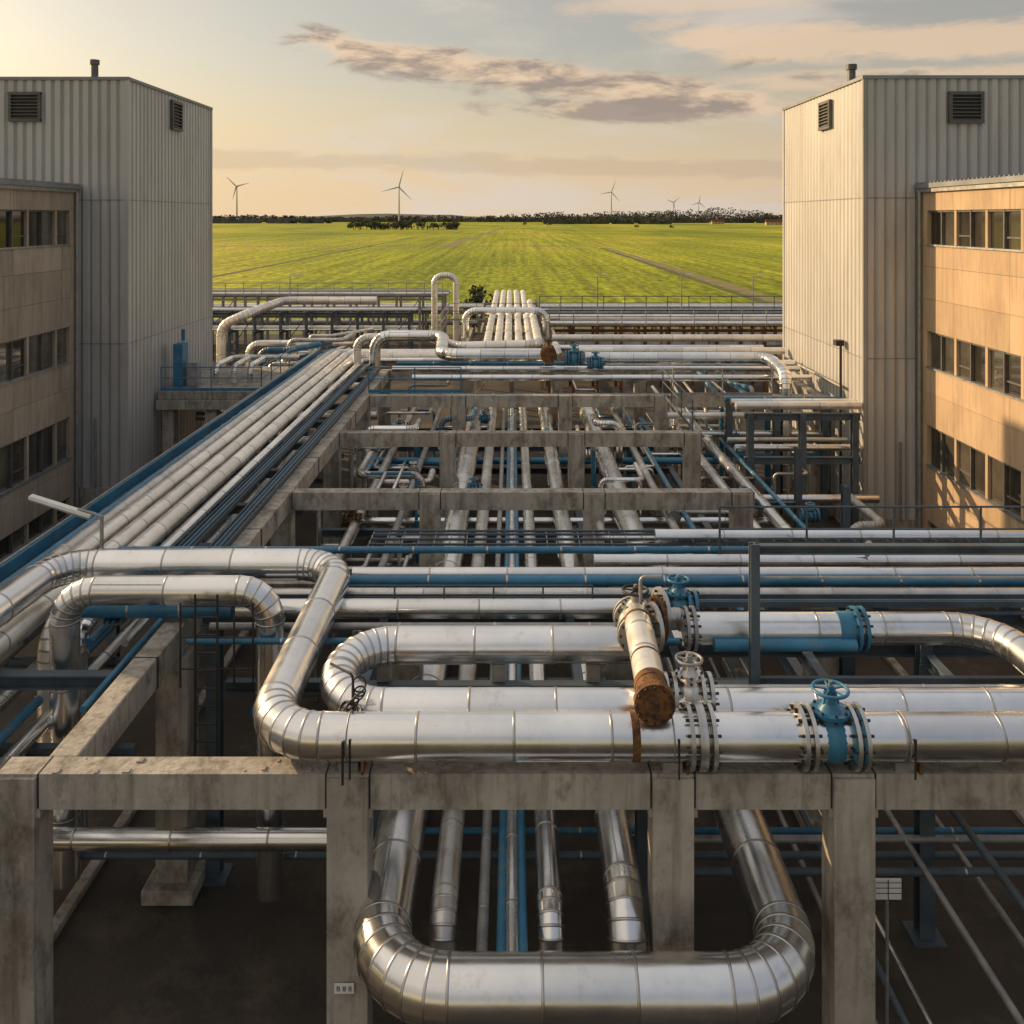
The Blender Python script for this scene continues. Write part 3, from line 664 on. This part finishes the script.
pipe('expansion_loop_pipe',[(-16.8,52,.3),(-16.8,52,Z(6.2)),(-15.2,52,Z(5.5)),(-15.2,60,Z(5.5)),(-9,60,Z(5.5))],.27,CREAM,bend=.9)
pipe('expansion_loop_pipe',[(-14.6,50,.3),(-14.6,50,Z(7.0)),(-11,50,Z(7.0)),(-11,50,.3)],.22,SIL,bend=.6)
def steelrack(y0,y1,x0,x1,z,nb,pipes,levels=1,m=None):
    b=B(); m=m or GALV
    for k in range(nb+1):
        x=x0+(x1-x0)*k/nb
        for y in(y0,y1): b.ibeam((x,y,0),(x,y,z),.2,.2,m)
        for l in range(levels+1): b.ibeam((x,y0-.3,z-.12-l*1.5),(x,y1+.3,z-.12-l*1.5),.16,.22,m)
        if k<nb and k%2==0: b.bar((x,y0,z-3),(x0+(x1-x0)*(k+1)/nb,y0,z-.3),.07,.07,m)
    for y in(y0,y1): b.ibeam((x0,y,z-.36),(x1,y,z-.36),.14,.2,m)
    b.obj('steel_pipe_rack')
    for l in range(levels+1):
        for k in range(pipes):
            r=R.choice([.08,.12,.16,.2]); y=y0+(y1-y0)*(k+.5)/pipes; pipe('transverse_pipe',[(x0-.5,y,z-l*1.5+r),(x1+.5,y,z-l*1.5+r)],r,R.choice([SIL,CREAM,SILD,CREAM,GALV]),sleeve=2.5,seg=12)
steelrack(78,81,-34,-6,Z(6.7),14,4)
steelrack(70,72,-30,-8,Z(7.3),11,3,1,BSTL)
steelrack(58,61,2.4,24,Z(6.9),14,5,1,RUST)
steelrack(66,68.5,2,30,Z(7.2),12,4,1)
steelrack(82,84,-34,34,Z(8.3),26,3)
steelrack(46,54,-2.4,2.4,Z(6.6),2,0,1,CON)
steelrack(60,72,-2.2,2.0,Z(6.5),2,0,1,CON)
rail([(2.4,57.6),(24,57.6)],Z(6.9),1.1,GALV,sp=1.5,r=.03); rail([(-34,77.5),(-6,77.5)],Z(6.7),1.1,GALV,sp=1.5,r=.03); rail([(2,65.6),(30,65.6)],Z(6.8),1.1,BSTL,sp=1.5,r=.03)
rail([(-4,49),(-4,57),(3,57)],Z(6.5),1.1,GALV)
rail([(-5.6,35.2),(-2,35.2)],zt,1.0,BLUE); rail([(5.8,28.9),(5.8,34.6)],zt,1.0,BSTL)
for x in(7.3,14.5,20.6,-19,-27):
    b=B(); y=77; b.cyl((x,y,0),(x,y,6.4),.07,GALV,8,.045); b.tube([(x,y,6.3),(x,y,6.6),(x+.5,y,6.65)],.03,.2,GALV,band=False,seg=6); b.bar((x+.4,y,6.62),(x+.9,y,6.6),.2,.08,LABEL); b.obj('yard_lamp')
b=B()
for k in range(60): b.cyl((-60+k*2.2,87.5,0),(-60+k*2.2,87.5,2.1),.035,GALV,6)
for zz in(.3,.8,1.3,1.75,2.05): b.bar((-60,87.5,zz),(70,87.5,zz),.012,.02,GALV)
b.obj('perimeter_fence')
b=B(); b.box(-14.8,-10.4,37.6,44,Z(7.6),Z(7.25),CON)
for x in(-14.4,-12.6,-10.8):
    for y in(37.9,43.5): b.box(x-.25,x+.25,y-.25,y+.25,0,Z(7.62),CON)
b.box(-14.85,-10.35,37.5,37.85,Z(8.0),Z(7.61),CON)
b.obj('concrete_platform',.02)
rail([(-14.7,37.7),(-10.5,37.7),(-10.5,44)],Z(7.25),1.0,BLUE)
b=B(); b.box(-14.5,-14.1,38.5,39.2,Z(7.24),Z(5.4),BLUE); b.box(-13.95,-13.5,38.6,39.1,Z(7.24),Z(6.2),GALV); b.cyl((-14.2,38.9,Z(5.3)),(-14.2,38.9,Z(4.8)),.08,BLUE,10); b.obj('control_cabinet')
for x in(-13.0,-12.2,-11.5): pipe('branch_pipe',[(x,39.5,Z(7.24)),(x,39.5,Z(6.5)),(x,42,Z(6.5)),(-9.9,42,Z(6.5))],.12,R.choice([SIL,CREAM,BLUE]))
for k in range(10):
    x=R.uniform(-14,-10.5); y=R.uniform(45,52); z=R.uniform(2.5,5.2); pipe('branch_pipe',[(x,y,0),(x,y,z),(x+R.uniform(1,3),y,z),(x+3,y+3,z)],R.choice([.08,.12,.16]),R.choice([SIL,CREAM,BLUE,SILD]))
for z in(2.6,1.5): pipe('transverse_pipe',[(-14,40,z),(-6,40,z)],.2,SIL)
b=B(); b.box(11.72,12.08,35.0,40.4,zt-.46,zt-.004,CON); b.obj('concrete_longitudinal_beam',.02)
rail([(6.2,34.6),(10,34.6)],zt,1.05,GALV)
for k in range(7):
    x=6.4+k*.6; pipe('small_pipe',[(x,35.2,.1),(x,35.2,R.uniform(3,5)),(x,41,R.uniform(3.5,5))],R.choice([.06,.09,.12]),R.choice([SIL,SILD,BLUE]))
for z in(3.9,3.2,2.4): pipe('transverse_pipe',[(5.9,34.2,z),(12,34.2,z)],R.choice([.08,.13]),R.choice([SIL,BLUE,CREAM]))
b=B()
for y in(24,28): b.ibeam((8.9,y,0),(8.9,y,zt-.3),.2,.2,BSTL); b.ibeam((6,y,lz-.35),(9,y,lz-.35),.16,.2,BSTL)
b.obj('steel_pipe_support')
# right-hand steel rack bay
b=B()
for x in(8.2,10.0,11.8):
    for y in(31.0,34.0): b.ibeam((x,y,0),(x,y,zt+.1),.22,.22,BSTL)
for y in(31.0,34.0):
    for z in(zt,zt-1.5): b.ibeam((8.0,y,z),(12.0,y,z),.18,.24,BSTL)
b.obj('steel_pipe_rack')
for y,z,r,m in((31.4,zt+.3,.14,CREAM),(32.1,zt+.28,.12,SIL),(33.0,zt+.22,.08,BLUE),(31.5,zt-1.2,.12,SIL),(32.6,zt-1.2,.1,SILD)): pipe('transverse_pipe',[(7.8,y,z),(12.15,y,z)],r,m,sleeve=1.4)
b=B()
for z in(Z(6.2),Z(7.0)): b.tube([(12.1,33,z),(12.1,40,z)],.06,None,GALV,band=False)
b.cyl((12.05,33,1),(12.05,33,Z(4.6)),.05,DARK,8); b.bar((11.9,33.2,Z(4.6)),(12.2,33.2,Z(4.6)),.3,.2,DARK)
b.obj('wall_conduit')

# ---------------------------------------------------------------- world
EL=18; AZ=57
w=bpy.data.worlds.new('World'); sc.world=w; w.use_nodes=True
nt=w.node_tree;N=nt.nodes;L=nt.links; bg=N['Background']
sk=N.new('ShaderNodeTexSky'); sk.sky_type='NISHITA'; sk.sun_disc=False; sk.sun_elevation=math.radians(EL); sk.sun_rotation=math.radians(-AZ); sk.air_density=1.2; sk.dust_density=1.8; sk.ozone_density=1.0
tc=N.new('ShaderNodeTexCoord'); sp=N.new('ShaderNodeSeparateXYZ'); L.new(tc.outputs['Generated'],sp.inputs[0])
def M(op,a,b=None,c=None):
    n=N.new('ShaderNodeMath'); n.operation=op
    for i,v in enumerate((a,b,c)):
        if v is None: continue
        if isinstance(v,(int,float)): n.inputs[i].default_value=v
        else: L.new(v,n.inputs[i])
    return n.outputs[0]
X,Y,ZZ=sp.outputs
zc=M('MAXIMUM',ZZ,0.0)
hd=M('SQRT',M('ADD',M('MULTIPLY',X,X),M('MULTIPLY',Y,Y)))
az=M('ARCTAN2',X,Y); el=M('DIVIDE',zc,M('MAXIMUM',hd,.05))
cb=N.new('ShaderNodeCombineXYZ'); L.new(M('MULTIPLY',az,4.2),cb.inputs[0]); L.new(M('MULTIPLY',M('POWER',M('MINIMUM',el,3.0),.8),13),cb.inputs[1])
def wn(scale,det,ofs,rough=.6):
    mp=N.new('ShaderNodeMapping'); mp.inputs['Location'].default_value=ofs; L.new(cb.outputs[0],mp.inputs[0])
    n=N.new('ShaderNodeTexNoise'); n.inputs['Scale'].default_value=scale; n.inputs['Detail'].default_value=det; n.inputs['Roughness'].default_value=rough; n.inputs['Distortion'].default_value=.3; L.new(mp.outputs[0],n.inputs['Vector']); return n.outputs['Fac']
def sm(v,a,b,c=0,d=1):
    n=N.new('ShaderNodeMapRange'); n.interpolation_type='SMOOTHSTEP'
    n.inputs[1].default_value=a;n.inputs[2].default_value=b;n.inputs[3].default_value=c;n.inputs[4].default_value=d; L.new(v,n.inputs[0]); return n.outputs[0]
n1=wn(2.0,6,(3,1,0),.62); n2=wn(.8,5,(9,4,2))
def band(c0,slope,wd,a0,a1,lo=.40):
    ln=M('ADD',M('MULTIPLY',az,slope),c0); d=M('DIVIDE',M('SUBTRACT',el,ln),wd)
    g=sm(M('ABSOLUTE',d),0,1,1,0); lr=M('MULTIPLY',sm(az,a0-.12,a0+.04),sm(az,a1-.06,a1+.12,1,0))
    return sm(M('ADD',n1,M('MULTIPLY',M('MULTIPLY',g,lr),.42)),.62,.86),d
c1,d1=band(.158,-.135,.040,-.20,.30); c1b,_=band(.125,-.03,.026,.04,.34); c2,d2=band(.200,-.05,.038,.20,.7); c3,_=band(.058,-.02,.02,-.35,.34); c4,_=band(.235,.0,.02,.1,.3); c5,_=band(.150,-.02,.022,.26,.7)
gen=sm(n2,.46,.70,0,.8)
cl=M('MAXIMUM',M('MAXIMUM',c1,M('MULTIPLY',c1b,.9)),M('MAXIMUM',M('MULTIPLY',c3,.25),M('MAXIMUM',M('MULTIPLY',c2,.85),M('MAXIMUM',M('MULTIPLY',c4,.5),M('MULTIPLY',c5,.7)))))
def mix(f,a,b):
    n=N.new('ShaderNodeMixRGB')
    if isinstance(f,(int,float)): n.inputs[0].default_value=f
    else: L.new(f,n.inputs[0])
    for i,v in((1,a),(2,b)):
        if isinstance(v,tuple): n.inputs[i].default_value=(*v,1)
        else: L.new(v,n.inputs[i])
    return n.outputs[0]
sunw=sm(az,-1.1,.8,1,0)
hazec=mix(sunw,(7.2,5.5,3.9),(10.2,7.5,4.3))
hz=sm(el,0,.20,.92,.32)
base=mix(hz,sk.outputs[0],hazec)
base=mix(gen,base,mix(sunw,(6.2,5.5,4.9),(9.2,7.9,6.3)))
dk=mix(sunw,(3.3,2.7,2.4),(4.2,3.2,2.6))
lit=mix(sunw,(8.0,5.9,4.1),(10.0,7.3,4.7))
shade=sm(M('SUBTRACT',n1,M('MULTIPLY',d1,.12)),.40,.58)
base=mix(M('MULTIPLY',cl,.9),base,mix(shade,lit,dk))
hi=sm(el,.30,.80,0,.55)  # unseen sky above the view, brightened to fill the shaded faces
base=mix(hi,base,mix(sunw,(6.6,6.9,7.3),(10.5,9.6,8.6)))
# the part of the sky opposite the sun is darker and bluer
toward=M('ADD',M('MULTIPLY',X,-math.sin(math.radians(AZ))),M('MULTIPLY',Y,math.cos(math.radians(AZ))))
back=sm(toward,-.75,-.05,.62,0)
base=mix(back,base,(2.5,2.85,3.4))
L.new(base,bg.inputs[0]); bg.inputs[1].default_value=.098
s=Vector((-math.sin(math.radians(AZ))*math.cos(math.radians(EL)),math.cos(math.radians(AZ))*math.cos(math.radians(EL)),math.sin(math.radians(EL))))
ld=bpy.data.lights.new('sun','SUN'); ld.energy=5.0; ld.angle=math.radians(.5); ld.color=(1,.68,.36)
lo=bpy.data.objects.new('sun',ld); sc.collection.objects.link(lo); lo.rotation_euler=(-s).to_track_quat('-Z','Y').to_euler()
cd=bpy.data.cameras.new('camera'); cd.sensor_width=36; cd.lens=36*900/1024; cd.shift_y=-(512-218)/1024; cd.clip_start=.1; cd.clip_end=40000
co=bpy.data.objects.new('camera',cd); sc.collection.objects.link(co); co.location=(0,0,H); co.rotation_euler=(math.pi/2,0,0); sc.camera=co
